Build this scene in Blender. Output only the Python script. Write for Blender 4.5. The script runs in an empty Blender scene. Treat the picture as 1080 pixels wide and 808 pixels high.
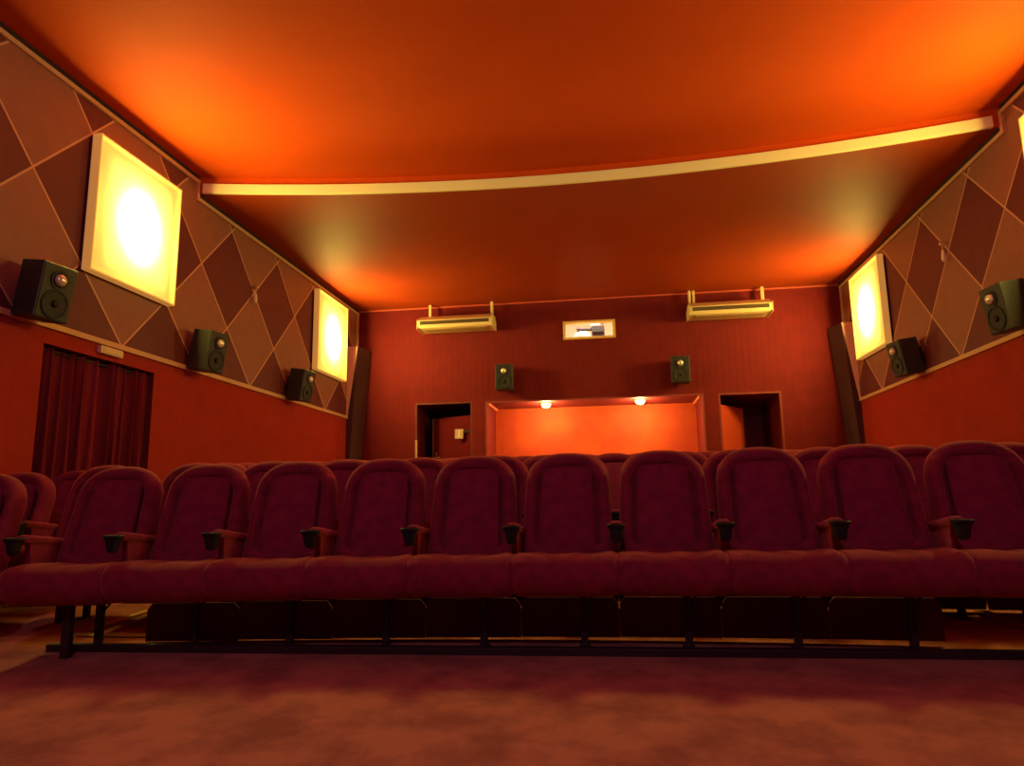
import bpy, bmesh, math, random
from mathutils import Matrix, Vector
random.seed(7)
PI = math.pi
sc = bpy.context.scene
COL = sc.collection

# ------------------------------------------------------------------ materials
def mat(name, base, rough=0.6, metal=0.0, spec=0.5, sheen=0.0, emit=None, estr=0.0, noise=None, bump=None):
    m = bpy.data.materials.new(name); m.use_nodes = True
    nt = m.node_tree; b = nt.nodes['Principled BSDF']
    b.inputs['Base Color'].default_value = (*base, 1)
    b.inputs['Roughness'].default_value = rough
    b.inputs['Metallic'].default_value = metal
    b.inputs['Specular IOR Level'].default_value = spec
    if sheen:
        b.inputs['Sheen Weight'].default_value = sheen
        b.inputs['Sheen Roughness'].default_value = 0.35
        b.inputs['Sheen Tint'].default_value = (1.0, 0.25, 0.2, 1)
    if emit:
        b.inputs['Emission Color'].default_value = (*emit, 1)
        b.inputs['Emission Strength'].default_value = estr
    tc = nt.nodes.new('ShaderNodeTexCoord')
    if noise:   # (scale, detail, colour2, low, high)
        n = nt.nodes.new('ShaderNodeTexNoise'); n.inputs['Scale'].default_value = noise[0]
        n.inputs['Detail'].default_value = noise[1]; n.inputs['Roughness'].default_value = 0.65
        r = nt.nodes.new('ShaderNodeValToRGB')
        r.color_ramp.elements[0].position = noise[3]; r.color_ramp.elements[1].position = noise[4]
        r.color_ramp.elements[0].color = (*base, 1); r.color_ramp.elements[1].color = (*noise[2], 1)
        nt.links.new(tc.outputs['Object'], n.inputs['Vector'])
        nt.links.new(n.outputs['Fac'], r.inputs['Fac'])
        nt.links.new(r.outputs['Color'], b.inputs['Base Color'])
    if bump:    # (scale, strength)
        n2 = nt.nodes.new('ShaderNodeTexNoise'); n2.inputs['Scale'].default_value = bump[0]
        n2.inputs['Detail'].default_value = 3
        bp = nt.nodes.new('ShaderNodeBump'); bp.inputs['Strength'].default_value = bump[1]
        bp.inputs['Distance'].default_value = 0.01
        nt.links.new(tc.outputs['Object'], n2.inputs['Vector'])
        nt.links.new(n2.outputs['Fac'], bp.inputs['Height'])
        nt.links.new(bp.outputs['Normal'], b.inputs['Normal'])
    return m

M = {}
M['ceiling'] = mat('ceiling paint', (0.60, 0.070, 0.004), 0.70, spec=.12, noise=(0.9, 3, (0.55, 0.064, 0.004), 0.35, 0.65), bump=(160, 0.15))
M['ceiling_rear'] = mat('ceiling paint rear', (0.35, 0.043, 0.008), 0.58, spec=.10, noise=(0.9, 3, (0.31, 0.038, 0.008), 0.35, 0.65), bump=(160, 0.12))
M['carpet'] = mat('carpet', (0.50, 0.185, 0.125), 0.95, spec=0.1, noise=(3.2, 6, (0.32, 0.105, 0.085), 0.40, 0.62), bump=(260, 0.5))
M['rear_fabric'] = None
M['trim'] = mat('cream trim', (0.62, 0.36, 0.20), 0.45)
M['gap'] = mat('painted gap shade', (0.03, 0.006, 0.010), .9)  # shade of the gap under the ceiling, put into the colour
M['fascia'] = mat('white fascia', (0.90, 0.80, 0.52), 0.5)
M['dark_red'] = mat('dark red paint', (0.16, 0.012, 0.014), 0.7, noise=(8, 3, (0.12, 0.009, 0.012), .4, .6))
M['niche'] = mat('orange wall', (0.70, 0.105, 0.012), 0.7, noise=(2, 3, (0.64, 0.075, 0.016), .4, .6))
M['velvet'] = mat('maroon velvet', (0.27, 0.022, 0.052), 0.85, spec=0.15, sheen=0.5, noise=(14, 4, (0.20, 0.016, 0.040), .38, .62), bump=(420, 0.35))
M['velvet_in'] = mat('maroon velvet panel', (0.26, 0.021, 0.060), 0.85, spec=0.15, sheen=0.35, noise=(14, 4, (0.20, 0.016, 0.048), .38, .62), bump=(420, 0.35))
M['metal_dark'] = mat('dark metal', (0.030, 0.012, 0.016), 0.55, metal=0.2)
M['dark_panel'] = mat('under-seat dark panel', (0.13, 0.035, 0.09), .9)  # for the panels added to darken the space under the seats
M['plastic'] = mat('black plastic', (0.012, 0.011, 0.012), 0.6, spec=.25)
M['speaker'] = mat('speaker casing', (0.032, 0.031, 0.023), 0.5, bump=(200, 0.15))
M['speaker_front'] = mat('speaker baffle', (0.013, 0.010, 0.013), 0.6)
M['cone'] = mat('speaker cone', (0.012, 0.010, 0.012), 0.7)
M['dome'] = mat('dome tweeter', (0.85, 0.80, 0.68), 0.22, metal=0.5)
M['ac'] = mat('cream air conditioner', (0.78, 0.60, 0.36), 0.4)
M['ac_dark'] = mat('louvre slot', (0.045, 0.022, 0.012), 0.6)
M['brass'] = mat('brass edge', (0.80, 0.55, 0.25), 0.35, metal=0.8)
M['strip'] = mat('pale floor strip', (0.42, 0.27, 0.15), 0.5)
M['curtain'] = mat('wine curtain', (0.17, 0.012, 0.024), 0.9, spec=0.1, sheen=0.25)
M['frame_wood'] = mat('pale wood frame', (0.85, 0.55, 0.18), 0.5, noise=(20, 3, (0.75, 0.46, 0.14), .4, .6))
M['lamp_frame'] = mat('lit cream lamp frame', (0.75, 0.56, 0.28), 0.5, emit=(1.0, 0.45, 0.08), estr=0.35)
M['cover'] = mat('cream cover', (0.75, 0.56, 0.28), 0.5)
M['lamp_inside'] = mat('white lamp lining', (0.85, 0.82, 0.75), 0.7)
M['pink'] = mat('lit board face', (0.85, 0.48, 0.42), 0.7)  # lamp light on the front face put into the colour
M['board'] = mat('shaded board face', (0.055, 0.009, 0.022), 0.75)  # side face turned from the lamp, its shade put into the colour
M['booth'] = mat('booth paint', (0.82, 0.62, 0.48), 0.8)
M['white'] = mat('white plastic', (0.80, 0.80, 0.78), 0.4)
M['grey'] = mat('grey metal', (0.022, 0.024, 0.022), 0.4, metal=0.3)
M['bulb'] = mat('lit bulb', (1, 0.8, 0.5), 0.5, emit=(1.0, 0.62, 0.16), estr=14)
M['sign'] = mat('pale sign', (0.65, 0.42, 0.34), 0.5)
M['glassy'] = mat('cut glass', (0.9, 0.75, 0.65), 0.08, metal=0.0, spec=1.0)
M['door'] = mat('red door', (0.13, 0.006, 0.012), 0.8, spec=.1)
M['door_r'] = mat('orange red door', (0.55, 0.055, 0.020), 0.5)

# ribbed wall fabric: faint vertical ribs (axis 0 = ribs across X, 1 = across Y)
def fabric(name, base, dark, axis):
    m = mat(name, base, 0.85, spec=0.2, bump=None)
    nt = m.node_tree; b = nt.nodes['Principled BSDF']
    tc = nt.nodes['Texture Coordinate']; sp = nt.nodes.new('ShaderNodeSeparateXYZ')
    nt.links.new(tc.outputs['Object'], sp.inputs[0])
    mu = nt.nodes.new('ShaderNodeMath'); mu.operation = 'MULTIPLY'; mu.inputs[1].default_value = 2*PI/0.11
    nt.links.new(sp.outputs[axis], mu.inputs[0])
    sn = nt.nodes.new('ShaderNodeMath'); sn.operation = 'SINE'; nt.links.new(mu.outputs[0], sn.inputs[0])
    ns = nt.nodes.new('ShaderNodeTexNoise'); ns.inputs['Scale'].default_value = 5; ns.inputs['Detail'].default_value = 5
    nt.links.new(tc.outputs['Object'], ns.inputs['Vector'])
    ad = nt.nodes.new('ShaderNodeMath'); ad.operation = 'MULTIPLY_ADD'; ad.inputs[1].default_value = 0.03
    nt.links.new(sn.outputs[0], ad.inputs[0]); nt.links.new(ns.outputs['Fac'], ad.inputs[2])
    r = nt.nodes.new('ShaderNodeValToRGB'); r.color_ramp.elements[0].position = .3; r.color_ramp.elements[1].position = .7
    r.color_ramp.elements[0].color = (*dark, 1); r.color_ramp.elements[1].color = (*base, 1)
    nt.links.new(ad.outputs[0], r.inputs['Fac']); nt.links.new(r.outputs['Color'], b.inputs['Base Color'])
    bp = nt.nodes.new('ShaderNodeBump'); bp.inputs['Strength'].default_value = .10; bp.inputs['Distance'].default_value = .01
    nt.links.new(sn.outputs[0], bp.inputs['Height']); nt.links.new(bp.outputs['Normal'], b.inputs['Normal'])
    return m
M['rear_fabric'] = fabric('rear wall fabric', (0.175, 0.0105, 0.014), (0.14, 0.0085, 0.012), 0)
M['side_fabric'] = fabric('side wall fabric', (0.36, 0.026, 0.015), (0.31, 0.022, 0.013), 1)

# harlequin panelling of the upper side walls
def harlequin():
    m = mat('harlequin panelling', (0.25, 0.1, 0.08), 0.55, spec=0.35)
    nt = m.node_tree; b = nt.nodes['Principled BSDF']; L = nt.links
    tc = nt.nodes['Texture Coordinate']; sp = nt.nodes.new('ShaderNodeSeparateXYZ'); L.new(tc.outputs['Object'], sp.inputs[0])
    def mth(op, a, c=None, clamp=False):
        n = nt.nodes.new('ShaderNodeMath'); n.operation = op; n.use_clamp = clamp
        for i, v in enumerate((a, c)):
            if v is None: continue
            if isinstance(v, (int, float)): n.inputs[i].default_value = v
            else: L.new(v, n.inputs[i])
        return n.outputs[0]
    u = mth('DIVIDE', mth('SUBTRACT', sp.outputs[1], 4.70-0.593*40), 0.593)
    v = mth('DIVIDE', mth('SUBTRACT', sp.outputs[2], 3.50), 0.618)
    p = mth('DIVIDE', mth('ADD', u, v), 2.0); q = mth('DIVIDE', mth('SUBTRACT', u, v), 2.0)
    A = mth('FLOOR', p); B = mth('FLOOR', q)
    par = mth('MODULO', mth('ADD', mth('SUBTRACT', A, B), 100.0), 2.0)        # 0 dark, 1 light
    fp = mth('ABSOLUTE', mth('SUBTRACT', mth('FRACT', p), 0.5)); fq = mth('ABSOLUTE', mth('SUBTRACT', mth('FRACT', q), 0.5))
    mx = mth('MAXIMUM', fp, fq)
    line = mth('GREATER_THAN', mx, 0.5-0.0105)
    ns = nt.nodes.new('ShaderNodeTexNoise'); ns.inputs['Scale'].default_value = 7; ns.inputs['Detail'].default_value = 5
    L.new(tc.outputs['Object'], ns.inputs['Vector'])
    def mix(f, c1, c2):
        n = nt.nodes.new('ShaderNodeMix'); n.data_type = 'RGBA'
        L.new(f, n.inputs['Factor'])
        for i, c in ((6, c1), (7, c2)):
            if isinstance(c, tuple): n.inputs[i].default_value = (*c, 1)
            else: L.new(c, n.inputs[i])
        return n.outputs[2]
    dark = mix(ns.outputs['Fac'], (0.105, 0.018, 0.030), (0.155, 0.026, 0.036))
    light = mix(ns.outputs['Fac'], (0.24, 0.092, 0.075), (0.33, 0.125, 0.090))
    c = mix(par, dark, light)
    c = mix(line, c, (0.62, 0.34, 0.22))
    L.new(c, b.inputs['Base Color'])
    bp = nt.nodes.new('ShaderNodeBump'); bp.inputs['Strength'].default_value = .4; bp.inputs['Distance'].default_value = .01
    L.new(line, bp.inputs['Height']); L.new(bp.outputs['Normal'], b.inputs['Normal'])
    return m
M['harlequin'] = harlequin()

# lamp diffuser: thin translucent sheet, a little light of its own added to brighten its edges
def diffuser():
    m = bpy.data.materials.new('lamp diffuser'); m.use_nodes = True
    nt = m.node_tree; nt.nodes.clear(); L = nt.links
    out = nt.nodes.new('ShaderNodeOutputMaterial')
    tl = nt.nodes.new('ShaderNodeBsdfTranslucent'); tl.inputs[0].default_value = (0.92, 0.80, 0.70, 1)
    tr = nt.nodes.new('ShaderNodeBsdfTransparent'); tr.inputs[0].default_value = (1, 1, 1, 1)
    em = nt.nodes.new('ShaderNodeEmission'); em.inputs[0].default_value = (1.0, 0.66, 0.08, 1); em.inputs[1].default_value = 0.14
    mx = nt.nodes.new('ShaderNodeMixShader'); mx.inputs[0].default_value = 0.68
    ad = nt.nodes.new('ShaderNodeAddShader')
    L.new(tl.outputs[0], mx.inputs[1]); L.new(tr.outputs[0], mx.inputs[2])
    L.new(mx.outputs[0], ad.inputs[0]); L.new(em.outputs[0], ad.inputs[1]); L.new(ad.outputs[0], out.inputs[0])
    return m
M['diffuser'] = diffuser()

# ------------------------------------------------------------------ mesh helpers
def obj(name, bm, m, parent=None, smooth=False, loc=None, bevel=0, auto=None):
    me = bpy.data.meshes.new(name)
    bmesh.ops.recalc_face_normals(bm, faces=bm.faces)
    if smooth:
        for f in bm.faces: f.smooth = True
    bm.to_mesh(me); bm.free()
    for mm in (m if isinstance(m, (list, tuple)) else [m]): me.materials.append(mm)
    o = bpy.data.objects.new(name, me); COL.objects.link(o)
    if parent: o.parent = parent
    if loc: o.location = loc
    if bevel:
        md = o.modifiers.new('bevel', 'BEVEL'); md.width = bevel; md.segments = 3; md.limit_method = 'ANGLE'
        md.angle_limit = math.radians(40)
    return o
def NB(): return bmesh.new()
def box(bm, x0, x1, y0, y1, z0, z1, mi=0):
    v = [bm.verts.new(p) for p in ((x0,y0,z0),(x1,y0,z0),(x1,y1,z0),(x0,y1,z0),(x0,y0,z1),(x1,y0,z1),(x1,y1,z1),(x0,y1,z1))]
    for f in ((0,3,2,1),(4,5,6,7),(0,1,5,4),(1,2,6,5),(2,3,7,6),(3,0,4,7)):
        bm.faces.new([v[i] for i in f]).material_index = mi
    return v
def hexa(bm, pts):
    v = [bm.verts.new(p) for p in pts]
    for f in ((0,3,2,1),(4,5,6,7),(0,1,5,4),(1,2,6,5),(2,3,7,6),(3,0,4,7)): bm.faces.new([v[i] for i in f])
def quad(bm, pts, mi=0):
    bm.faces.new([bm.verts.new(p) for p in pts]).material_index = mi
def loft(bm, rings, cap=True, closed=True):
    R = [[bm.verts.new(p) for p in r] for r in rings]
    n = len(R[0])
    for a, b in zip(R, R[1:]):
        for i in range(n if closed else n-1):
            j = (i+1) % n; bm.faces.new((a[i], a[j], b[j], b[i]))
    if cap:
        bm.faces.new(R[0][::-1]); bm.faces.new(R[-1])
def cyl(bm, p0, p1, r0, r1=None, seg=16):
    if r1 is None: r1 = r0
    p0 = Vector(p0); p1 = Vector(p1); d = (p1-p0).normalized()
    a = d.cross(Vector((0,0,1)) if abs(d.z) < .9 else Vector((1,0,0))).normalized(); b = d.cross(a)
    loft(bm, [[p + r*(math.cos(2*PI*i/seg)*a + math.sin(2*PI*i/seg)*b) for i in range(seg)] for p, r in ((p0,r0),(p1,r1))])
def lathe(bm, prof, c, axis='y', seg=24):
    rings = []
    for r, h in prof:
        ring = []
        for i in range(seg):
            t = 2*PI*i/seg; u, v = r*math.cos(t), r*math.sin(t)
            ring.append((c[0]+u, c[1]+h, c[2]+v) if axis == 'y' else (c[0]+u, c[1]+v, c[2]+h))
        rings.append(ring)
    loft(bm, rings)
def tagk(o, kind='structure', label=None):
    o['kind'] = kind
    if label: o['label'] = label
    return o
def struct(name, bm, m, **k): return tagk(obj(name, bm, m, **k))
def tag(o, label, cat, group=None):
    o['label'] = label; o['category'] = cat
    if group: o['group'] = group
    return o
def thing(name, label, cat, loc=(0,0,0), rz=0, group=None):
    o = bpy.data.objects.new(name, None); COL.objects.link(o); o.empty_display_size = .1
    o.location = loc; o.rotation_euler = (0, 0, rz)
    return tag(o, label, cat, group)
def copy_tree(o, parent=None):
    c = o.copy(); COL.objects.link(c); c.parent = parent
    for ch in list(o.children): copy_tree(ch, c)
    return c
def light_copy(o): pass

# ------------------------------------------------------------------ room dimensions
XL, XR, YF, YB = -4.57, 3.85, -2.6, 12.0
ZT = 2.27            # rail between lower fabric and upper panelling
ZC1, ZC2 = 4.47, 4.27   # front and rear ceiling
SL = 0.061           # rise of the floor towards the rear
def fz(y): return SL*(y-3.6)
STEP = 6.92

# floor
bm = NB(); n = 1
quad(bm, [(XL-.3,YF-.2,fz(YF-.2)),(XR+.3,YF-.2,fz(YF-.2)),(XR+.3,YB,fz(YB)),(XL-.3,YB,fz(YB))])
r = bmesh.ops.extrude_face_region(bm, geom=list(bm.faces)); bmesh.ops.translate(bm, vec=(0,0,-.2), verts=[v for v in r['geom'] if isinstance(v, bmesh.types.BMVert)])
struct('floor', bm, M['carpet'])

# side walls: lower fabric (left with curtain opening), upper panelling
def wall_cells(bm, axis, at, us, zs, holes, mi=0):
    """rectangles between sorted cuts, skipping holes; returns nothing"""
    us = sorted(us); zs = sorted(zs)
    for a, b in zip(us, us[1:]):
        for c, d in zip(zs, zs[1:]):
            um, zm = (a+b)/2, (c+d)/2
            if any(h[0] < um < h[1] and h[2] < zm < h[3] for h in holes): continue
            if axis == 'x': quad(bm, [(at,a,c),(at,b,c),(at,b,d),(at,a,d)], mi)
            else: quad(bm, [(a,at,c),(b,at,c),(b,at,d),(a,at,d)], mi)
CY0, CY1, CZ = 4.98, 6.38, 2.10
for side, X, s in (('left', XL, -1), ('right', XR, 1)):
    bm = NB()
    holes = [(CY0, CY1, -1, CZ)] if side == 'left' else []
    wall_cells(bm, 'x', X, [YF, CY0, CY1, YB] if holes else [YF, YB], [-.6, CZ, ZT] if holes else [-.6, ZT], holes)
    if holes:      # doorway recess behind the curtain
        d = X-.3
        for q in ([(X,CY0,-.1),(d,CY0,-.1),(d,CY0,CZ),(X,CY0,CZ)], [(X,CY1,-.1),(d,CY1,-.1),(d,CY1,CZ),(X,CY1,CZ)],
                  [(X,CY0,CZ),(X,CY1,CZ),(d,CY1,CZ),(d,CY0,CZ)], [(d,CY0,-.1),(d,CY1,-.1),(d,CY1,CZ),(d,CY0,CZ)]): quad(bm, q, 1)
    wall_cells(bm, 'x', X, [YF, YB], [ZT, ZC1+.1], [], 2)
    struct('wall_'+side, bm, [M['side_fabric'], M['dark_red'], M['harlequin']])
    # rails: bottom rail, top rail following the ceiling step, corner upright
    bm = NB(); a, b = (X, X-s*.028)
    x0, x1 = min(a, b), max(a, b)
    box(bm, x0, x1, YF, YB-.02, ZT-.045, ZT+.005)
    struct('trim_1' if side == 'left' else 'trim_2', bm, M['trim'], bevel=.004)
    bm = NB(); g1, g2, w = ZC1-.045, ZC2-.045, .042
    box(bm, x0, x1, YF, STEP, g1-w, g1)
    box(bm, x0, x1, STEP-w, STEP, g2-w, g1-w)
    box(bm, x0, x1, STEP, YB-.02, g2-w, g2)
    box(bm, x0, x1, YB-.02-w*.9, YB-.02, ZT, g2-w)
    box(bm, x0 if s > 0 else x0+.018, x1-.018 if s > 0 else x1, YF, STEP-w, g1, ZC1, 1)  # dark strip standing in for the shade between top rail and ceiling
    box(bm, x0 if s > 0 else x0+.018, x1-.018 if s > 0 else x1, STEP, YB-.02, g2, ZC2, 1)
    struct('trim_3' if side == 'left' else 'trim_4', bm, [M['trim'], M['gap']])
    bm = NB(); box(bm, x0, x1, YF, YB, 0, .0)  # replaced below
    bm.free()
    # low skirting following the slope
    bm = NB(); sx0, sx1 = (X, X-s*.02) if s < 0 else (X-.02, X)
    segs = [(YF, CY0), (CY1, YB)] if side == 'left' else [(YF, YB)]
    for y0, y1 in segs:
        hexa(bm, [(sx0,y0,fz(y0)),(sx1,y0,fz(y0)),(sx1,y1,fz(y1)),(sx0,y1,fz(y1)),
                  (sx0,y0,fz(y0)+.08),(sx1,y0,fz(y0)+.08),(sx1,y1,fz(y1)+.08),(sx0,y1,fz(y1)+.08)])
    struct('baseboard_'+side, bm, M['dark_red'])

# front (screen end) wall, behind the viewpoint
bm = NB(); box(bm, XL-.1, XR+.1, YF-.1, YF, -.8, ZC1+.1); struct('wall_front', bm, M['dark_red'])

# ceiling: two levels with a curved step between them
def arc_y(x):
    c = (XL+XR)/2; h = (XR-XL)/2
    return STEP + 0.50*(1-((x-c)/h)**2)
N = 48
xs = [XL + (XR-XL)*i/N for i in range(N+1)]
bm = NB()
for a, b in zip(xs, xs[1:]):
    quad(bm, [(a,YF,ZC1),(b,YF,ZC1),(b,arc_y(b)+.0,ZC1),(a,arc_y(a)+.0,ZC1)])
    quad(bm, [(a,arc_y(a),ZC1),(b,arc_y(b),ZC1),(b,arc_y(b),ZC2),(a,arc_y(a),ZC2)])
bmesh.ops.remove_doubles(bm, verts=bm.verts, dist=1e-5)
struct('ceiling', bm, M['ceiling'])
bm = NB()
for a, b in zip(xs, xs[1:]):
    quad(bm, [(a,arc_y(a),ZC2),(b,arc_y(b),ZC2),(b,YB,ZC2),(a,YB,ZC2)])
bmesh.ops.remove_doubles(bm, verts=bm.verts, dist=1e-5)
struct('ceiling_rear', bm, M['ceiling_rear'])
# white fascia board along the step
bm = NB(); rings = []
fx = [XL+.07 + (XR-XL-.16)*i/N for i in range(N+1)]
for x in fx:
    y = arc_y(x)
    rings.append([(x,y-.006,ZC2-.004),(x,y-.034,ZC2-.004),(x,y-.040,ZC2+.002),(x,y-.040,ZC2+.108),(x,y-.034,ZC2+.114),(x,y-.006,ZC2+.114)])
loft(bm, rings); struct('trim_5', bm, M['fascia'])
# thin bead where the rear wall meets the ceiling
bm = NB(); box(bm, XL+.03, XR-.03, YB-.025, YB, ZC2-.03, ZC2-.003)
struct('trim_6', bm, mat('red bead', (0.62, 0.10, 0.06), .4), bevel=.004)

# rear wall with its openings
DL = (-3.47, -2.44, -1, 2.52); NI = (-2.19, 1.50, -1, 2.49); DR = (1.76, 2.77, -1, 2.50); WI = (-0.77, 0.07, 3.575, 3.835)
holes = [DL, NI, DR, WI]
bm = NB()
wall_cells(bm, 'y', YB, [XL-.05, XR+.05] + [v for h in holes for v in h[:2]], [.3, ZC2+.05] + [v for h in holes for v in h[2:] if v > 0], holes)
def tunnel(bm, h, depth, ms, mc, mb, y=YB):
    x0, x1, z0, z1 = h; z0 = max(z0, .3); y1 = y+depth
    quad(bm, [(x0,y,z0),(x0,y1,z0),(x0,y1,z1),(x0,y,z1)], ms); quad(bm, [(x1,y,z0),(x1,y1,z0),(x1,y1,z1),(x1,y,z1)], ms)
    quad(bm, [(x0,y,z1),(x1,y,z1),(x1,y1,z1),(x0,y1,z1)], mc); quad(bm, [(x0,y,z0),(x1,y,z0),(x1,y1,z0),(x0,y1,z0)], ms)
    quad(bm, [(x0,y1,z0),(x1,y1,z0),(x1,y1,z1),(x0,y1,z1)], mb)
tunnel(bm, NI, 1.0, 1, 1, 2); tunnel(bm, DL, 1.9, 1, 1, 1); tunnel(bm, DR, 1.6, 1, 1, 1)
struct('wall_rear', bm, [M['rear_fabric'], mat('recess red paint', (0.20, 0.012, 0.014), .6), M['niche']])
# floor of the recesses
bm = NB()
for h, d in ((NI, 1.0), (DL, 1.9), (DR, 1.6)): box(bm, h[0]+.002, h[1]-.002, YB+.001, YB+d-.002, .30, fz(YB))
struct('floor_recess', bm, M['carpet'])
# slim lit edge battens round the niche opening
bm = NB()
box(bm, NI[0]-.012, NI[0]+.022, YB-.015, YB+.02, fz(YB), NI[3])
box(bm, NI[0]-.012, NI[1]+.022, YB-.012, YB+.02, NI[3]-.012, NI[3]+.014)
box(bm, NI[1]-.012, NI[1]+.022, YB-.015, YB+.02, fz(YB), NI[3])
struct('trim_7', bm, mat('niche edge', (0.26, 0.03, 0.02), .5))
for i, (xa, xb) in enumerate(((NI[0]+.002, NI[0]+.05), (NI[1]-.05, NI[1]-.002))):
    bm = NB(); box(bm, xa, xb, YB+.03, YB+.97, NI[3]-.05, NI[3]-.002); struct('trim_%d' % (8+i), bm, mat('niche cornice %d' % i, (0.75, 0.25, 0.14), .5))

# door leaves and frames
def door(name, label, hinge, sgn, width, ang, height, m, frame_h, hand=True):
    d = thing(name, label, 'door', (hinge[0], hinge[1], fz(YB)+.005), 0); d['kind'] = 'structure'; 
    del d['category']
    d.rotation_euler = (0, 0, ang)
    bm = NB(); x0, x1 = (0, width) if sgn > 0 else (-width, 0)
    box(bm, x0, x1, 0, .045, 0, height); obj('door_leaf', bm, m, d, bevel=.004)
    bm = NB(); e = x1 if sgn > 0 else x0
    box(bm, e-.012 if sgn > 0 else e-.006, e+.006 if sgn > 0 else e+.012, -.004, .05, 0, height)
    o = obj('door_edge', bm, M['brass'] if sgn < 0 else mat('orange edge', (0.8, .2, .08), .4), d); o['label'] = 'pale edge strip of the door'
    bm = NB(); hx = e-.08*sgn
    cyl(bm, (hx,0,1.05), (hx,-.05,1.05), .012); cyl(bm, (hx+.005*sgn,-.05,1.05), (hx-.12*sgn,-.05,1.05), .010)
    box(bm, hx-.02, hx+.02, -.006, 0, .95, 1.15)
    obj('handle', bm, M['brass'], d)
    return d
door('door_1', 'dark red door leaf standing ajar in the left doorway of the rear wall', (DL[1]-.02, YB+.10), -1, .88, -.42, 1.77, M['door'], 2)
door('door_2', 'orange-red door leaf swung open in the right doorway of the rear wall', (DR[0]+.03, YB+.06), 1, .80, .95, 1.80, M['door_r'], 2)
for nm, h in (('trim_10', DL), ('trim_11', DR)):
    bm = NB(); t = .03
    box(bm, h[0], h[0]+t, YB+.002, YB+.10, fz(YB), h[3]); box(bm, h[1]-t, h[1], YB+.002, YB+.10, fz(YB), h[3]); box(bm, h[0]+t, h[1]-t, YB+.002, YB+.10, h[3]-t, h[3])
    struct(nm, bm, mat(nm+' paint', (0.13, 0.009, 0.010) if nm == 'trim_10' else (0.22, .02, .014), .5))
# lit brass stop along the left jamb
bm = NB(); box(bm, DL[0]+.004, DL[0]+.040, YB-.012, YB+.004, fz(YB), 1.86); struct('trim_12', bm, M['brass'], bevel=.003)
# small sign inside left doorway, on a bracket fixed to the rear wall reveal
sg = thing('wall_sign', 'small pale square sign inside the left doorway of the rear wall', 'sign', (-2.70, YB+.115, 1.96))
bm = NB(); box(bm, -.075, .075, -.012, .0, -.085, .085); obj('plate', bm, M['sign'], sg, bevel=.004)
bm = NB(); box(bm, -.016, .016, -.016, -.012, -.05, .03); box(bm, -.03, .03, -.016, -.012, -.06, -.045)
cyl(bm, (0,-.016,.052), (0,-.011,.052), .018)
o = obj('pictogram', bm, M['white'], sg); o['label'] = 'white mark on the sign'
bm = NB(); box(bm, .075, .25, -.008, -.002, .02, .06); obj('bracket', bm, M['metal_dark'], sg)

# ------------------------------------------------------------------ projection booth behind the small window
bx0, bx1, by1, bz0, bz1 = -1.9, 1.2, 14.2, 2.95, 4.6
bm = NB()
y0 = YB+.10
for q in ([(bx0,y0,bz0),(bx0,by1,bz0),(bx0,by1,bz1),(bx0,y0,bz1)], [(bx1,y0,bz0),(bx1,by1,bz0),(bx1,by1,bz1),(bx1,y0,bz1)],
          [(bx0,by1,bz0),(bx1,by1,bz0),(bx1,by1,bz1),(bx0,by1,bz1)], [(bx0,y0,bz0),(bx1,y0,bz0),(bx1,by1,bz0),(bx0,by1,bz0)],
          [(bx0,y0,bz1),(bx1,y0,bz1),(bx1,by1,bz1),(bx0,by1,bz1)]): quad(bm, q)
wall_cells(bm, 'y', y0, [bx0, bx1, WI[0], WI[1]], [bz0, bz1, WI[2], WI[3]], [WI])
struct('wall_booth', bm, M['booth'])
wn = bpy.data.objects.new('window_1', None); COL.objects.link(wn); wn['kind'] = 'structure'
bm = NB(); f = .035
box(bm, WI[0]-f, WI[0]+.012, YB-.02, YB+.10, WI[2]-f, WI[3]+f); box(bm, WI[1]-.012, WI[1]+f, YB-.02, YB+.10, WI[2]-f, WI[3]+f)
box(bm, WI[0]+.012, WI[1]-.012, YB-.02, YB+.10, WI[2]-f, WI[2]+.008); box(bm, WI[0]+.012, WI[1]-.012, YB-.02, YB+.10, WI[3]-.004, WI[3]+f)
obj('window_frame', bm, M['frame_wood'], wn, bevel=.004)
gl = bpy.data.materials.new('window glass'); gl.use_nodes = True; nt = gl.node_tree; nt.nodes.clear()
o_ = nt.nodes.new('ShaderNodeOutputMaterial'); t_ = nt.nodes.new('ShaderNodeBsdfTransparent'); g_ = nt.nodes.new('ShaderNodeBsdfGlossy'); g_.inputs['Roughness'].default_value = .03
x_ = nt.nodes.new('ShaderNodeMixShader'); x_.inputs[0].default_value = .04
nt.links.new(t_.outputs[0], x_.inputs[1]); nt.links.new(g_.outputs[0], x_.inputs[2]); nt.links.new(x_.outputs[0], o_.inputs[0])
bm = NB(); box(bm, WI[0]+.012, WI[1]-.012, YB+.06, YB+.064, WI[2]+.008, WI[3]-.004); obj('pane', bm, gl, wn)
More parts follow.
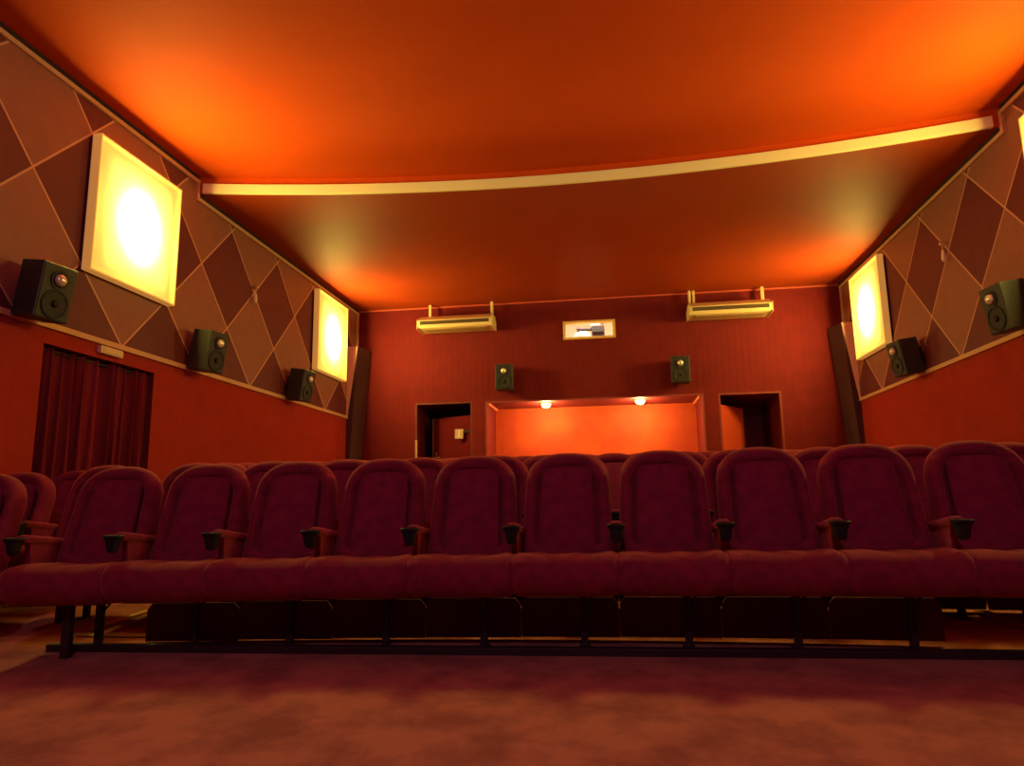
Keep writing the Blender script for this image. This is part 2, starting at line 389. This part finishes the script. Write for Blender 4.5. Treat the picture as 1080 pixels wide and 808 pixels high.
# projector
pj = thing('film_projector', 'dark projector with long lens behind the small window of the rear wall', 'projector', (-.21, 12.95, bz0))
bm = NB(); box(bm, -.12, .12, -.18, .35, .89, 1.02); obj('body', bm, M['grey'], pj, bevel=.012)
bm = NB(); box(bm, -.15, .05, -.14, .30, 1.02, 1.14); obj('lamp_house', bm, M['white'], pj, bevel=.03)
bm = NB(); cyl(bm, (-.12,-.08,.97), (-.34,-.14,.965), .028); cyl(bm, (-.34,-.14,.965), (-.39,-.15,.96), .05, .045); obj('lens', bm, M['grey'], pj, smooth=False)
bm = NB(); lathe(bm, [(.02,-.02),(.034,-.015),(.034,.015),(.02,.02)], (.085,-.15,1.07)); obj('reel', bm, M['grey'], pj)
bm = NB(); box(bm, -.10, .10, -.10, .30, 0, .89); obj('stand', bm, M['metal_dark'], pj)
wt = thing('round_container', 'white domed container in front of the projector in the booth window', 'container', (-.50, 12.60, bz0))
bm = NB(); lathe(bm, [(.09,0),(.09,.70),(.15,.71),(.15,.79),(.13,.83),(.08,.855),(.02,.87)], (0,0,0), 'z'); obj('body', bm, M['white'], wt, smooth=False)
bm = NB(); lathe(bm, [(.02,.87),(.025,.885),(.01,.89)], (0,0,0), 'z'); obj('knob', bm, M['grey'], wt)
wc = thing('small_cup', 'tiny white cup beside the projector in the booth window', 'cup', (.18, 12.5, bz0))
bm = NB(); box(bm, -.15, .15, -.12, .12, .0, .66); obj('shelf', bm, M['booth'], wc)
bm = NB(); lathe(bm, [(.03,.66),(.045,.72),(.04,.745)], (-.02,0,0), 'z'); obj('cup_body', bm, M['white'], wc)
bl = bpy.data.lights.new('booth_tube', 'AREA'); bl.shape = 'RECTANGLE'; bl.size = 1.4; bl.size_y = .2; bl.energy = 80; bl.color = (1, .82, .66)
o = bpy.data.objects.new('booth_tube', bl); COL.objects.link(o); o.location = (-.3, 12.5, bz1-.06)

# ------------------------------------------------------------------ square wall lamps
LW, LH, LD = 1.20, 1.28, .085
def lamp():
    t = thing('wall_lamp', 'x', 'lamp')
    w, h = LW/2, LH/2
    bm = NB(); q = .014                       # local +x points into the room
    box(bm, .03, .03+LD, -w, -w+q, -h, h); box(bm, .03, .03+LD, w-q, w, -h, h)
    box(bm, .03, .03+LD, -w+q, w-q, -h, -h+q); box(bm, .03, .03+LD, -w+q, w-q, h-q, h)
    obj('frame', bm, M['lamp_frame'], t)
    bm = NB(); box(bm, .022, .032, -w+.004, w-.004, -h+.004, h-.004); obj('back_panel', bm, M['lamp_inside'], t)
    bm = NB(); x = .03+LD-.004
    quad(bm, [(x,-w+q,-h+q),(x,w-q,-h+q),(x,w-q,h-q),(x,-w+q,h-q)]); o = obj('diffuser', bm, M['diffuser'], t); o['label'] = 'glowing pale yellow diffuser sheet'
    for y in (-.4, .4):
        bm = NB(); box(bm, 0, .024, y-.03, y+.03, h-.2, h-.12); obj('wall_bracket', bm, M['metal_dark'], t)
    return t
LE = 145.0
def lamp_light(loc, rz, parent, k=1.0):
    l = bpy.data.lights.new('lamp_bulbs', 'AREA'); l.shape = 'ELLIPSE'; l.size = .62; l.size_y = .50
    l.energy = LE*k; l.color = (1.0, 0.78, 0.14)
    o = bpy.data.objects.new('lamp_bulbs', l); COL.objects.link(o)
    o.parent = parent; o.location = (.038, 0, -.02)
    l2 = l.copy(); l.energy *= .90; l2.energy = LE*.10; l2.shape = 'RECTANGLE'; l2.size = 1.0; l2.size_y = .86
    o2 = bpy.data.objects.new('lamp_bulbs', l2); COL.objects.link(o2); o2.parent = parent; o2.location = (.036, 0, -.02); o2.rotation_euler = (0, -PI/2, 0)
    o.rotation_euler = (0, -PI/2, 0)     # area light shines along its -Z: turned to the room (+x)
    return o
lamps = [(XL, 5.87, 3.46, 0, 'large glowing square lamp high on the left wall, above the curtained doorway'),
         (XL, 10.63, 3.46, 0, 'glowing square lamp on the left wall, the one next to the rear corner'),
         (XR, 5.87, 3.46, PI, 'glowing square lamp on the right wall cut off by the edge of the photo'),
         (XR, 10.63, 3.46, PI, 'glowing square lamp on the right wall, the one next to the rear corner')]
L0 = lamp()
for i, (x, y, z, rz, lb) in enumerate(lamps):
    t = L0 if i == 0 else copy_tree(L0)
    t.location = (x, y, z); t.rotation_euler = (0, 0, rz); t['label'] = lb; t['group'] = 'square wall lamps'
lamp_objs = [o for o in COL.objects if o.name.startswith('wall_lamp')]
for t in lamp_objs: lamp_light(None, None, t)

# ------------------------------------------------------------------ loudspeakers
def speaker():
    t = thing('loudspeaker', 'x', 'loudspeaker')
    w, h, d = .152, .222, .24                 # local -y is the front
    bm = NB()
    ring = [(-w,-d/2),(w,-d/2),(w*.93,d/2),(-w*.93,d/2)]
    loft(bm, [[(x,y,-h) for x,y in ring],[(x,y,h) for x,y in ring]])
    obj('cabinet', bm, M['speaker'], t, bevel=.012)
    bm = NB(); box(bm, -w+.012, w-.012, -d/2-.006, -d/2+.002, -h+.012, h-.012); obj('baffle', bm, M['speaker_front'], t, bevel=.003)
    bm = NB(); lathe(bm, [(.075,-.004),(.078,-.010),(.060,-.008),(.055,-.004)], (0,-d/2-.006,.10)); o = obj('horn_ring', bm, M['cone'], t)
    bm = NB(); lathe(bm, [(.050,0),(.048,-.016),(.038,-.033),(.020,-.044),(.004,-.047)], (0,-d/2-.008,.10)); obj('tweeter', bm, M['dome'], t, smooth=True)['label'] = 'shiny domed tweeter'
    bm = NB(); lathe(bm, [(.115,0),(.118,-.010),(.104,-.012),(.095,-.004),(.045,-.002)], (0,-d/2-.006,-.09)); obj('woofer', bm, M['cone'], t, smooth=False)
    bm = NB(); lathe(bm, [(.030,0),(.026,-.012),(.012,-.018)], (0,-d/2-.008,-.09)); obj('dust_cap', bm, M['plastic'], t, smooth=True)
    bm = NB(); box(bm, -.04, .04, d/2-.002, d/2+.06, -.06, .06); box(bm, -.07, .07, d/2+.05, d/2+.062, -.1, .1); obj('mounting_bracket', bm, M['metal_dark'], t)
    return t
S0 = speaker(); k = 0
tilt = math.radians(9)
spk = [((XL+.20, 4.72, 2.44), 1, 'black loudspeaker on the left wall above the left edge of the curtain'),
       ((XL+.20, 6.98, 2.44), 1, 'black loudspeaker on the left wall rail, just past the curtained doorway'),
       ((XL+.20, 9.30, 2.44), 1, 'black loudspeaker on the left wall beside the lamp of the rear corner'),
       ((XR-.20, 6.88, 2.46), -1, 'black loudspeaker on the right wall rail, cut off by the photo edge'),
       ((XR-.20, 9.22, 2.46), -1, 'black loudspeaker on the right wall, beside the lamp of the rear corner'),
       ((-1.82, YB-.20, 2.88), 0, 'black loudspeaker on the rear wall above the left corner of the lit niche'),
       ((1.14, YB-.20, 2.885), 0, 'black loudspeaker on the rear wall above the right part of the lit niche')]
for i, (loc, s, lb) in enumerate(spk):
    t = S0 if i == 0 else copy_tree(S0)
    t.location = loc; rz = {1: PI/2-.12, -1: -PI/2+.12, 0: 0}[s]
    t.rotation_euler = (Matrix.Rotation(rz, 3, 'Z') @ Matrix.Rotation(tilt if s else .03, 3, 'X')).to_euler()
    t['label'] = lb; t['group'] = 'wall loudspeakers'

# ------------------------------------------------------------------ ceiling-hung air conditioners
def aircon():
    t = thing('air_conditioner', 'x', 'air conditioner')   # origin: middle of the bottom front edge; +y to the wall
    w = .65
    prof = [(.03,0),(.42,0),(.44,.03),(.44,.24),(.17,.24),(.02,.155),(0,.135),(0,.03)]
    bm = NB(); loft(bm, [[(x,y,z) for y,z in prof] for x in (-w,w)]); obj('casing', bm, M['ac'], t, bevel=.006)
    bm = NB(); box(bm, -w+.045, w-.045, -.004, .01, .060, .120); obj('outlet_slot', bm, M['ac_dark'], t)['label'] = 'dark long air outlet slot'
    for z in (.080, .100):
        bm = NB(); box(bm, -w+.055, w-.055, -.010, .004, z-.003, z+.003); obj('louvre', bm, mat('louvre', (.14,.08,.04), .5) if 'louvre' not in bpy.data.materials else bpy.data.materials['louvre'], t)
    bm = NB(); box(bm, -w+.02, w-.02, -.006, .0, .122, .132); box(bm, -w+.02, w-.02, -.008, .0, .044, .056); obj('lip', bm, M['ac'], t)
    bm = NB(); box(bm, -w+.10, w-.10, .10, .34, -.006, .002); obj('intake_grille', bm, mat('grille', (.5,.33,.17), .5), t)
    for x in (-w-.008, w+.008):
        bm = NB(); box(bm, x-.006, x+.006, .0, .44, -.012, .16); obj('end_cap', bm, M['ac'], t, bevel=.004)
    for x in (-w+.12, w-.06):
        bm = NB(); box(bm, x-.020, x+.020, .385, .41, .22, ZC2-3.75); obj('hanger', bm, M['ac'], t)
    return t
A0 = aircon()
for i, (loc, lb) in enumerate((((-2.64, 11.47, 3.75), 'cream air conditioner hung from the ceiling near the left wall, above the left doorway'),
                               ((1.97, 11.47, 3.74), 'cream air conditioner hung from the ceiling above the right doorway'))):
    t = A0 if i == 0 else copy_tree(A0)
    t.location = loc; t['label'] = lb; t['group'] = 'ceiling air conditioners'
    bm = NB(); px = .60 if i == 0 else -.60
    cyl(bm, (px,.40,.22), (px,.40,ZC2-3.75), .022); obj('pipe', bm, M['ac'], t)

# ------------------------------------------------------------------ leaning corner boards
for side, X, s in (('l', XL, 1), ('r', XR, -1)):
    t = thing('corner_board', 'tall tapering board, shaded side painted dark, leaning in the %s corner of the rear wall' % ('left' if s > 0 else 'right'), 'board', (X, 11.75, fz(11.6)), group='corner boards')
    zt = 3.50-fz(11.6); ya, yb = -.21, .22
    a0, a1, b0, b1 = .005, .185, .04, .275
    bm = NB(); hexa(bm, [(s*.003,ya,.02),(s*(a0+.012),ya,.02),(s*b0,yb,.02),(s*.003,yb,.02),(s*.003,ya,zt),(s*a1,ya,zt),(s*b1,yb,zt),(s*.003,yb,zt)])
    obj('side_face', bm, M['board'], t)
    bm = NB(); zl = 1.75
    def xa(z): return a0+.012+(a1-a0-.012)*(z-.02)/(zt-.02)
    hexa(bm, [(s*.002,ya-.012,zl),(s*.018,ya-.012,zl),(s*.018,ya-.001,zl),(s*.002,ya-.001,zl),
              (s*.002,ya-.012,zt),(s*xa(zt),ya-.012,zt),(s*xa(zt),ya-.001,zt),(s*.002,ya-.001,zt)])
    obj('front_face', bm, M['pink'], t)['label'] = 'front face painted pink for the lamp light on it'

# ------------------------------------------------------------------ small wall ornaments, emergency light, curtain
for X, s, y, z, lb in ((XL, 1, 8.20, 3.46, 'small glass pendant hanging on the diamond panelling of the left wall'),
                       (XR, -1, 8.27, 3.49, 'small glass pendant hanging on the diamond panelling of the right wall')):
    t = thing('glass_pendant', lb, 'ornament', (X, y, z), group='glass pendants')
    bm = NB(); cyl(bm, (0,0,.10), (s*.05,0,.10), .022); lathe(bm, [(.004,-.03),(.022,-.02),(.03,0),(.022,.02),(.004,.03)], (s*.06,0,.10), 'z', 12); obj('knob', bm, M['brass'], t)
    bm = NB(); cyl(bm, (s*.055,0,.09), (s*.055,0,.02), .004, seg=6)
    lathe(bm, [(.003,.03),(.016,.01),(.022,-.04),(.026,-.09),(.010,-.115)], (s*.055,0,0), 'z', 8); obj('drop', bm, M['glassy'], t)
t = thing('emergency_light', 'small cream emergency light box above the curtained doorway', 'light', (XL, 5.71, 2.175))
bm = NB(); box(bm, 0, .05, -.145, .145, -.035, .035); obj('housing', bm, M['ac'], t, bevel=.008)
bm = NB(); box(bm, .05, .056, -.12, .12, -.022, .022); obj('cover', bm, M['cover'], t, bevel=.003)
t = thing('door_curtain', 'dark wine-red pleated curtain filling the doorway in the left wall', 'curtain', (XL-.08, (CY0+CY1)/2, fz(5.7)))
bm = NB(); NN = 150; hh = CZ-fz(5.7)-.015; W = CY1-CY0-.03
def pleat(u, v):
    y = -W/2 + W*u
    ph = 2*PI*(11*u + .35*math.sin(7*u) + .2*math.sin(17*u+1))
    a = .040 + .020*math.sin(23*u) + .01*v
    return (a*math.sin(ph) + .012*math.sin(2.3*ph+v*2) , y + .012*math.sin(ph*2+v*3) , .03 + (hh-.03)*(1-v))
rows = [[bm.verts.new(pleat(i/NN, j/10)) for i in range(NN+1)] for j in range(11)]
for a, b in zip(rows, rows[1:]):
    for i in range(NN): bm.faces.new((a[i], a[i+1], b[i+1], b[i]))
o = obj('cloth', bm, M['curtain'], t, smooth=True); md = o.modifiers.new('thick', 'SOLIDIFY'); md.thickness = .004
bm = NB(); cyl(bm, (0,-W/2-.012,hh-.02), (0,W/2+.012,hh-.02), .012); obj('rod', bm, M['metal_dark'], t)

# ------------------------------------------------------------------ niche downlights
for i, (x, y, lb) in enumerate(((-1.17, 12.36, 'small glowing downlight in the rear niche ceiling, under the left rear loudspeaker'),
                                (0.48, 12.34, 'small glowing downlight in the rear niche ceiling, near the right rear loudspeaker'))):
    t = thing('downlight', lb, 'light', (x, y, NI[3]), group='niche downlights')
    bm = NB(); lathe(bm, [(.105,0),(.105,-.012),(.082,-.018),(.072,-.004)], (0,0,0), 'z'); obj('ring', bm, M['brass'], t)
    bm = NB(); lathe(bm, [(.070,-.004),(.085,-.03),(.070,-.062),(.035,-.082),(.003,-.086)], (0,0,0), 'z'); obj('bulb', bm, M['bulb'], t, smooth=True)
    l = bpy.data.lights.new('downlight_glow', 'POINT'); l.energy = 42; l.shadow_soft_size = .05; l.color = (1, .62, .20)
    o = bpy.data.objects.new('downlight_glow', l); COL.objects.link(o); o.parent = t; o.location = (0, 0, -.15)

# ------------------------------------------------------------------ aisle strips on the floor
def floor_strip(name, x0, x1, y0, y1, h, m):
    bm = NB(); hexa(bm, [(x0,y0,fz(y0)),(x1,y0,fz(y0)),(x1,y1,fz(y1)),(x0,y1,fz(y1)),
                         (x0,y0,fz(y0)+h),(x1,y0,fz(y0)+h),(x1,y1,fz(y1)+h),(x0,y1,fz(y1)+h)])
    return obj(name, bm, m)
tag(floor_strip('aisle_edge_strip', -3.215, -3.165, 3.84, 11.5, .012, M['brass']), 'brass strip on the carpet along the left aisle, seen below the front row', 'floor strip', 'aisle strips')
tag(floor_strip('aisle_edge_strip', 2.105, 2.155, 3.84, 11.5, .012, M['brass']), 'brass strip on the carpet along the right aisle, seen below the front row', 'floor strip', 'aisle strips')
tag(floor_strip('wall_edge_strip', XL+.10, XL+.145, 4.2, 11.5, .012, M['brass']), 'brass strip on the carpet close to the left wall, cut by the photo edge', 'floor strip', 'aisle strips')
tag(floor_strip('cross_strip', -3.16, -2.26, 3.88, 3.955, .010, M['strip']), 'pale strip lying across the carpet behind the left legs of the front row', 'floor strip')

# ------------------------------------------------------------------ cinema seats
def superell(hw, z0, z1, zs, n=24, e=2.5, bw=.95):
    """closed outline (x,z): straight sides up to zs, domed top, softly rounded bottom"""
    pts = []
    for i in range(n+1):
        t = PI*i/n; c, s = math.cos(t), math.sin(t)
        pts.append((hw*math.copysign(abs(c)**(2/e), c), zs+(z1-zs)*abs(s)**(2/e)))
    for f in (.75, .5, .25): pts.append((-hw*(bw+(1-bw)*f), z0+(zs-z0)*f))
    for i in range(7):
        t = PI + PI*i/6; c, s = math.cos(t), math.sin(t)
        pts.append((hw*bw*math.copysign(abs(c)**.35, c), z0+.05+.05*math.copysign(abs(s)**.6, s)))
    for f in (.25, .5, .75): pts.append((hw*(bw+(1-bw)*f), z0+(zs-z0)*f))
    return pts
def pad(bm, outline, cx, cz, prof, back):
    """prof: list of (scale, y) from back rim to the front middle"""
    rings = [[(cx+(x-cx)*s, y, cz+(z-cz)*s) for x, z in outline] for s, y in prof]
    loft(bm, rings)
def make_seat():
    t = thing('cinema_seat', 'x', 'seat')
    # backrest: built upright, then reclined about its foot
    rec = Matrix.Translation((0,.160,.44)) @ Matrix.Rotation(-math.radians(19.5), 4, 'X') @ Matrix.Translation((0,-.195,-.44))
    out = superell(.240, .42, 1.062, .84, bw=1.05)
    bm = NB()
    pad(bm, out, 0, .73, [(.80,.285),(.93,.275),(.985,.25),(1,.215),(.985,.185),(.95,.163),(.90,.150),(.84,.143),(.78,.147),(.73,.162),(.69,.200),(.50,.205),(.1,.205)], 0)
    bm.transform(rec); o = obj('backrest', bm, M['velvet'], t, smooth=True)
    inn = superell(.142, .450, .965, .900, e=3.6, bw=1.10)
    bm = NB()
    pad(bm, inn, 0, .71, [(.98,.204),(1.01,.168),(.99,.155),(.93,.147),(.82,.143),(.55,.140),(.1,.139)], 0)
    bm.transform(rec); obj('back_panel', bm, M['velvet_in'], t, smooth=True)['label'] = 'inset centre panel of the backrest'
    bm = NB(); hexa(bm, [(-.20,.215,.285),(.20,.215,.285),(.20,.232,.285),(-.20,.232,.285),(-.235,.212,.50),(.235,.212,.50),(.235,.245,.50),(-.235,.245,.50)])
    obj('rear_panel', bm, M['metal_dark'], t, bevel=.005)
    # cushion
    bm = NB(); sec = [(.225,.45),(.12,.477),(0,.488),(-.12,.490),(-.19,.486),(-.235,.472),(-.262,.445),(-.272,.405),(-.266,.355),(-.245,.315),(-.205,.292),(-.10,.282),(.10,.290),(.225,.31)]
    cy, cz = -.02, .385; rings = []
    for i in range(21):
        u = -1+2*i/20; x = .261*u; e = max(0, abs(u)-.86)/.14
        k = math.sqrt(max(0, 1-e*e*.75)) if e > 0 else 1
        lift = .012*u*u - .004 + .003*math.sin(9*u)
        rings.append([(x, cy+(y-cy)*(.94+.06*k), cz+(z-cz)*(.80+.20*k)+(lift if z > cz else 0)) for y, z in sec])
    loft(bm, rings); obj('cushion', bm, M['velvet'], t, smooth=True)
    return t
def add_arm(t, x, end=False):
    a = None
    bm = NB(); rings = []
    for y, z, hw, hh in ((-.135,.612,.022,.010),(-.130,.618,.030,.020),(-.10,.622,.032,.022),(0,.612,.030,.022),(.14,.598,.029,.021),(.225,.588,.027,.020)):
        rings.append([(x+hw*math.copysign(abs(math.cos(a_))**.6, math.cos(a_)), y, z+hh*math.copysign(abs(math.sin(a_))**.6, math.sin(a_))) for a_ in [2*PI*i/16 for i in range(16)]])
    loft(bm, rings); arm = obj('armrest', bm, M['velvet'], t, smooth=True)
    bm = NB()     # dark holder at the front of the arm: flanged tapering cup
    r = lambda hw, d, z, yc=-.175: [(x+hw*math.copysign(abs(math.cos(a_))**.7, math.cos(a_)), yc+d*math.copysign(abs(math.sin(a_))**.7, math.sin(a_)), z) for a_ in [2*PI*i/20 for i in range(20)]]
    loft(bm, [r(.010,.010,.540),(r(.020,.022,.543)),r(.026,.028,.560),r(.036,.036,.607),r(.045,.044,.617),r(.046,.045,.627),r(.042,.041,.631),r(.034,.032,.627),r(.028,.026,.580),r(.01,.01,.577)])
    obj('cup_holder', bm, M['plastic'], arm, smooth=False)['label'] = 'black plastic cup holder'
    bm = NB()
    hexa(bm, [(x-.012,-.03,.33),(x+.012,-.03,.33),(x+.012,.235,.33),(x-.012,.235,.33),(x-.018,-.075,.603),(x+.018,-.075,.603),(x+.018,.215,.588),(x-.018,.215,.588)])
    obj('side_panel', bm, M['velvet'], t, bevel=.006)
def add_legs(t, front, shift=.08, fs=0):
    bm = NB(); box(bm, shift-.018, shift+.018, .05, .086, .0, .30)
    box(bm, shift-.03, shift+.03, .0, .115, -.016, .012)
    obj('rear_leg', bm, M['metal_dark'], t, bevel=.003)
    bm = NB(); cyl(bm, (shift,.065,.20), (shift+.07,.065,.285), .006, seg=8); obj('brace', bm, M['metal_dark'], t)
    bm = NB(); box(bm, -.21, .21, -.14, .18, .280, .30); obj('seat_pan', bm, M['metal_dark'], t, bevel=.004)
    if front:
        bm = NB(); box(bm, fs-.022, fs+.022, -.10, -.06, -.02, .29); obj('front_leg', bm, M['metal_dark'], t, bevel=.003)
def seat(arm_left, arm_right, front):
    t = make_seat()
    if arm_left: add_arm(t, -.2625)
    if arm_right: add_arm(t, .2625)
    add_legs(t, front)
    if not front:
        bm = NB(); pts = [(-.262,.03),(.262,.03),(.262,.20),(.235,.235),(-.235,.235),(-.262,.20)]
        loft(bm, [[(x, y, z) for x, z in pts] for y in (.200, .216)]); obj('added_dark_panel', bm, M['dark_panel'], t)  # dark panel added to deepen the shade under the middle seats
    return t
P_mid = seat(True, False, False); P_end = seat(True, True, True); P_first = seat(True, False, True)
used = {id(P_mid): False, id(P_end): False, id(P_first): False}
def place(proto, loc, rz, label, group):
    global used
    if not used[id(proto)]: used[id(proto)] = True; t = proto
    else: t = copy_tree(proto)
    t.location = loc; t.rotation_euler = (0, 0, rz); t['label'] = label; t['group'] = group
    return t
ORD = ['leftmost', 'second from the left', 'third from the left', 'fourth from the left', 'fifth from the left',
       'fifth from the right', 'fourth from the right', 'third from the right', 'second from the right', 'rightmost']
PIT = .552
# rows on a gentle arc, open towards the screen
def row_y(x, r): return 3.744 + .80*r + .004*x - .0222*(.8**r)*x*x
def row_s(x, r): return .004 - .0444*(.8**r)*x
def chain(r, nl, nr, x0=-.006, p=.525):
    out = []; x = x0
    for i in range(nr):
        s_ = row_s(x, r); x += (p/2 if i == 0 else p)/math.hypot(1, s_); out.append(x)
    x = x0
    for i in range(nl):
        s_ = row_s(x, r); x -= (p/2 if i == 0 else p)/math.hypot(1, s_); out.insert(0, x)
    return out
for i, x in enumerate(chain(0, 6, 4)):
    y = row_y(x, 0)
    pr = P_first if i == 0 else (P_end if i == 9 else P_mid)
    place(pr, (x, y, fz(y)+.0055*x), math.atan(row_s(x, 0)), 'maroon velvet cinema seat in the front row, %s' % ORD[i], 'front row seats')
bm = NB()
x0, x1 = -3.09, 2.55; ya, yb = 3.60, 3.72
hexa(bm, [(x0,ya-.025,fz(ya)-.012),(x1,yb-.025,fz(yb)-.012),(x1,yb+.025,fz(yb)-.010),(x0,ya+.025,fz(ya)-.010),
          (x0,ya-.025,fz(ya)+.035),(x1,yb-.025,fz(yb)+.035),(x1,yb+.025,fz(yb)+.037),(x0,ya+.025,fz(ya)+.037)])
tag(obj('floor_rail', bm, M['metal_dark'], bevel=.004), 'long dark metal rail on the carpet under the front row of seats', 'rail')
rows = ['second', 'third', 'fourth', 'fifth', 'sixth', 'seventh', 'eighth']
NTH = ['leftmost','second','third','fourth','fifth','sixth','seventh','eighth','ninth','tenth','eleventh','twelfth','thirteenth','fourteenth']
for r_ in range(1, 8):
    for i, x in enumerate(chain(r_, 7, 6 if r_ == 1 else 5, x0=(-.006 if r_ == 1 else .26 if r_ % 2 == 0 else -.006), p=.535)):
        if r_ == 1 and i == 0: x -= .10
        y = row_y(x, r_)
        lab = 'maroon velvet cinema seat in the %s row, %s from its left end' % (rows[r_-1], NTH[i]) if i else 'maroon velvet cinema seat at the left end of the %s row' % rows[r_-1]
        place(P_first if r_ == 1 and i < 2 else P_mid, (x, y, fz(y)), math.atan(row_s(x, r_)), lab, '%s row seats' % rows[r_-1])
# two single seats by the left wall
for x, y, lb in ((-3.68, 3.40, 'cinema seat by the left wall, cut off by the photo edge, nearest of three'),
                 (-4.10, 4.10, 'cinema seat by the left wall, the middle one of three beyond the aisle'),
                 (-4.25, 4.80, 'cinema seat by the left wall, farthest of three, just before the curtain')):
    place(P_first, (x, y, fz(y)-.035), .10, lb, 'seats beside the left wall')

# unseen fill lamp, added to brighten the seat fronts and carpet
t = thing('added_fill_lamp', 'added dim fill lamp under the ceiling at the screen end', 'lamp', (-.35, YF+1.3, ZC1))
bm = NB(); lathe(bm, [(.06,0),(.06,-.02),(.02,-.03),(.02,-.10),(.11,-.12),(.13,-.24),(.12,-.24),(.10,-.14)], (0,0,0), 'z'); obj('housing', bm, M['metal_dark'], t)
l = bpy.data.lights.new('added_fill_bulb', 'POINT'); l.energy = 165; l.shadow_soft_size = .10; l.color = (.78, .50, .80)
o = bpy.data.objects.new('added_fill_bulb', l); COL.objects.link(o); o.parent = t; o.location = (0, 0, -.38)

# ------------------------------------------------------------------ world, camera, output look
w = bpy.data.worlds.new('dark'); sc.world = w; w.use_nodes = True
w.node_tree.nodes['Background'].inputs[0].default_value = (0, 0, 0, 1)
cam = bpy.data.cameras.new('camera'); co = bpy.data.objects.new('camera', cam); COL.objects.link(co)
H = 0.755
def nrm(v): return Vector(v).normalized()
Yc = nrm((110, 124, 740)); b_ = nrm((-5216, 211, 740)); b_ = (b_ - Yc*b_.dot(Yc)).normalized(); Xc = -b_; Zc = Yc.cross(Xc)
if Zc.y > 0: Zc = -Zc
Rm = Matrix((Xc, Yc, Zc))             # world axes in camera coordinates (x right, y down, z forward)
cx_ = Vector((Rm[0][0], Rm[1][0], Rm[2][0])); cy_ = Vector((Rm[0][1], Rm[1][1], Rm[2][1])); cz_ = Vector((Rm[0][2], Rm[1][2], Rm[2][2]))
mw = Matrix.Identity(4)
for i in range(3): mw[i][0] = cx_[i]; mw[i][1] = -cy_[i]; mw[i][2] = -cz_[i]
mw[2][3] = H
co.matrix_world = mw
cam.sensor_fit = 'HORIZONTAL'; cam.sensor_width = 36; cam.lens = 740/1080*36; cam.clip_start = .05; cam.clip_end = 60
sc.camera = co
sc.view_settings.view_transform = 'Standard'; sc.view_settings.look = 'None'
sc.view_settings.exposure = 0; sc.view_settings.gamma = 1; sc.view_settings.use_curve_mapping = False
cy = sc.cycles
cy.use_denoising = True; cy.max_bounces = 8; cy.diffuse_bounces = 5; cy.transparent_max_bounces = 8; cy.sample_clamp_indirect = 6; cy.use_light_tree = True
cy.caustics_reflective = False; cy.caustics_refractive = False
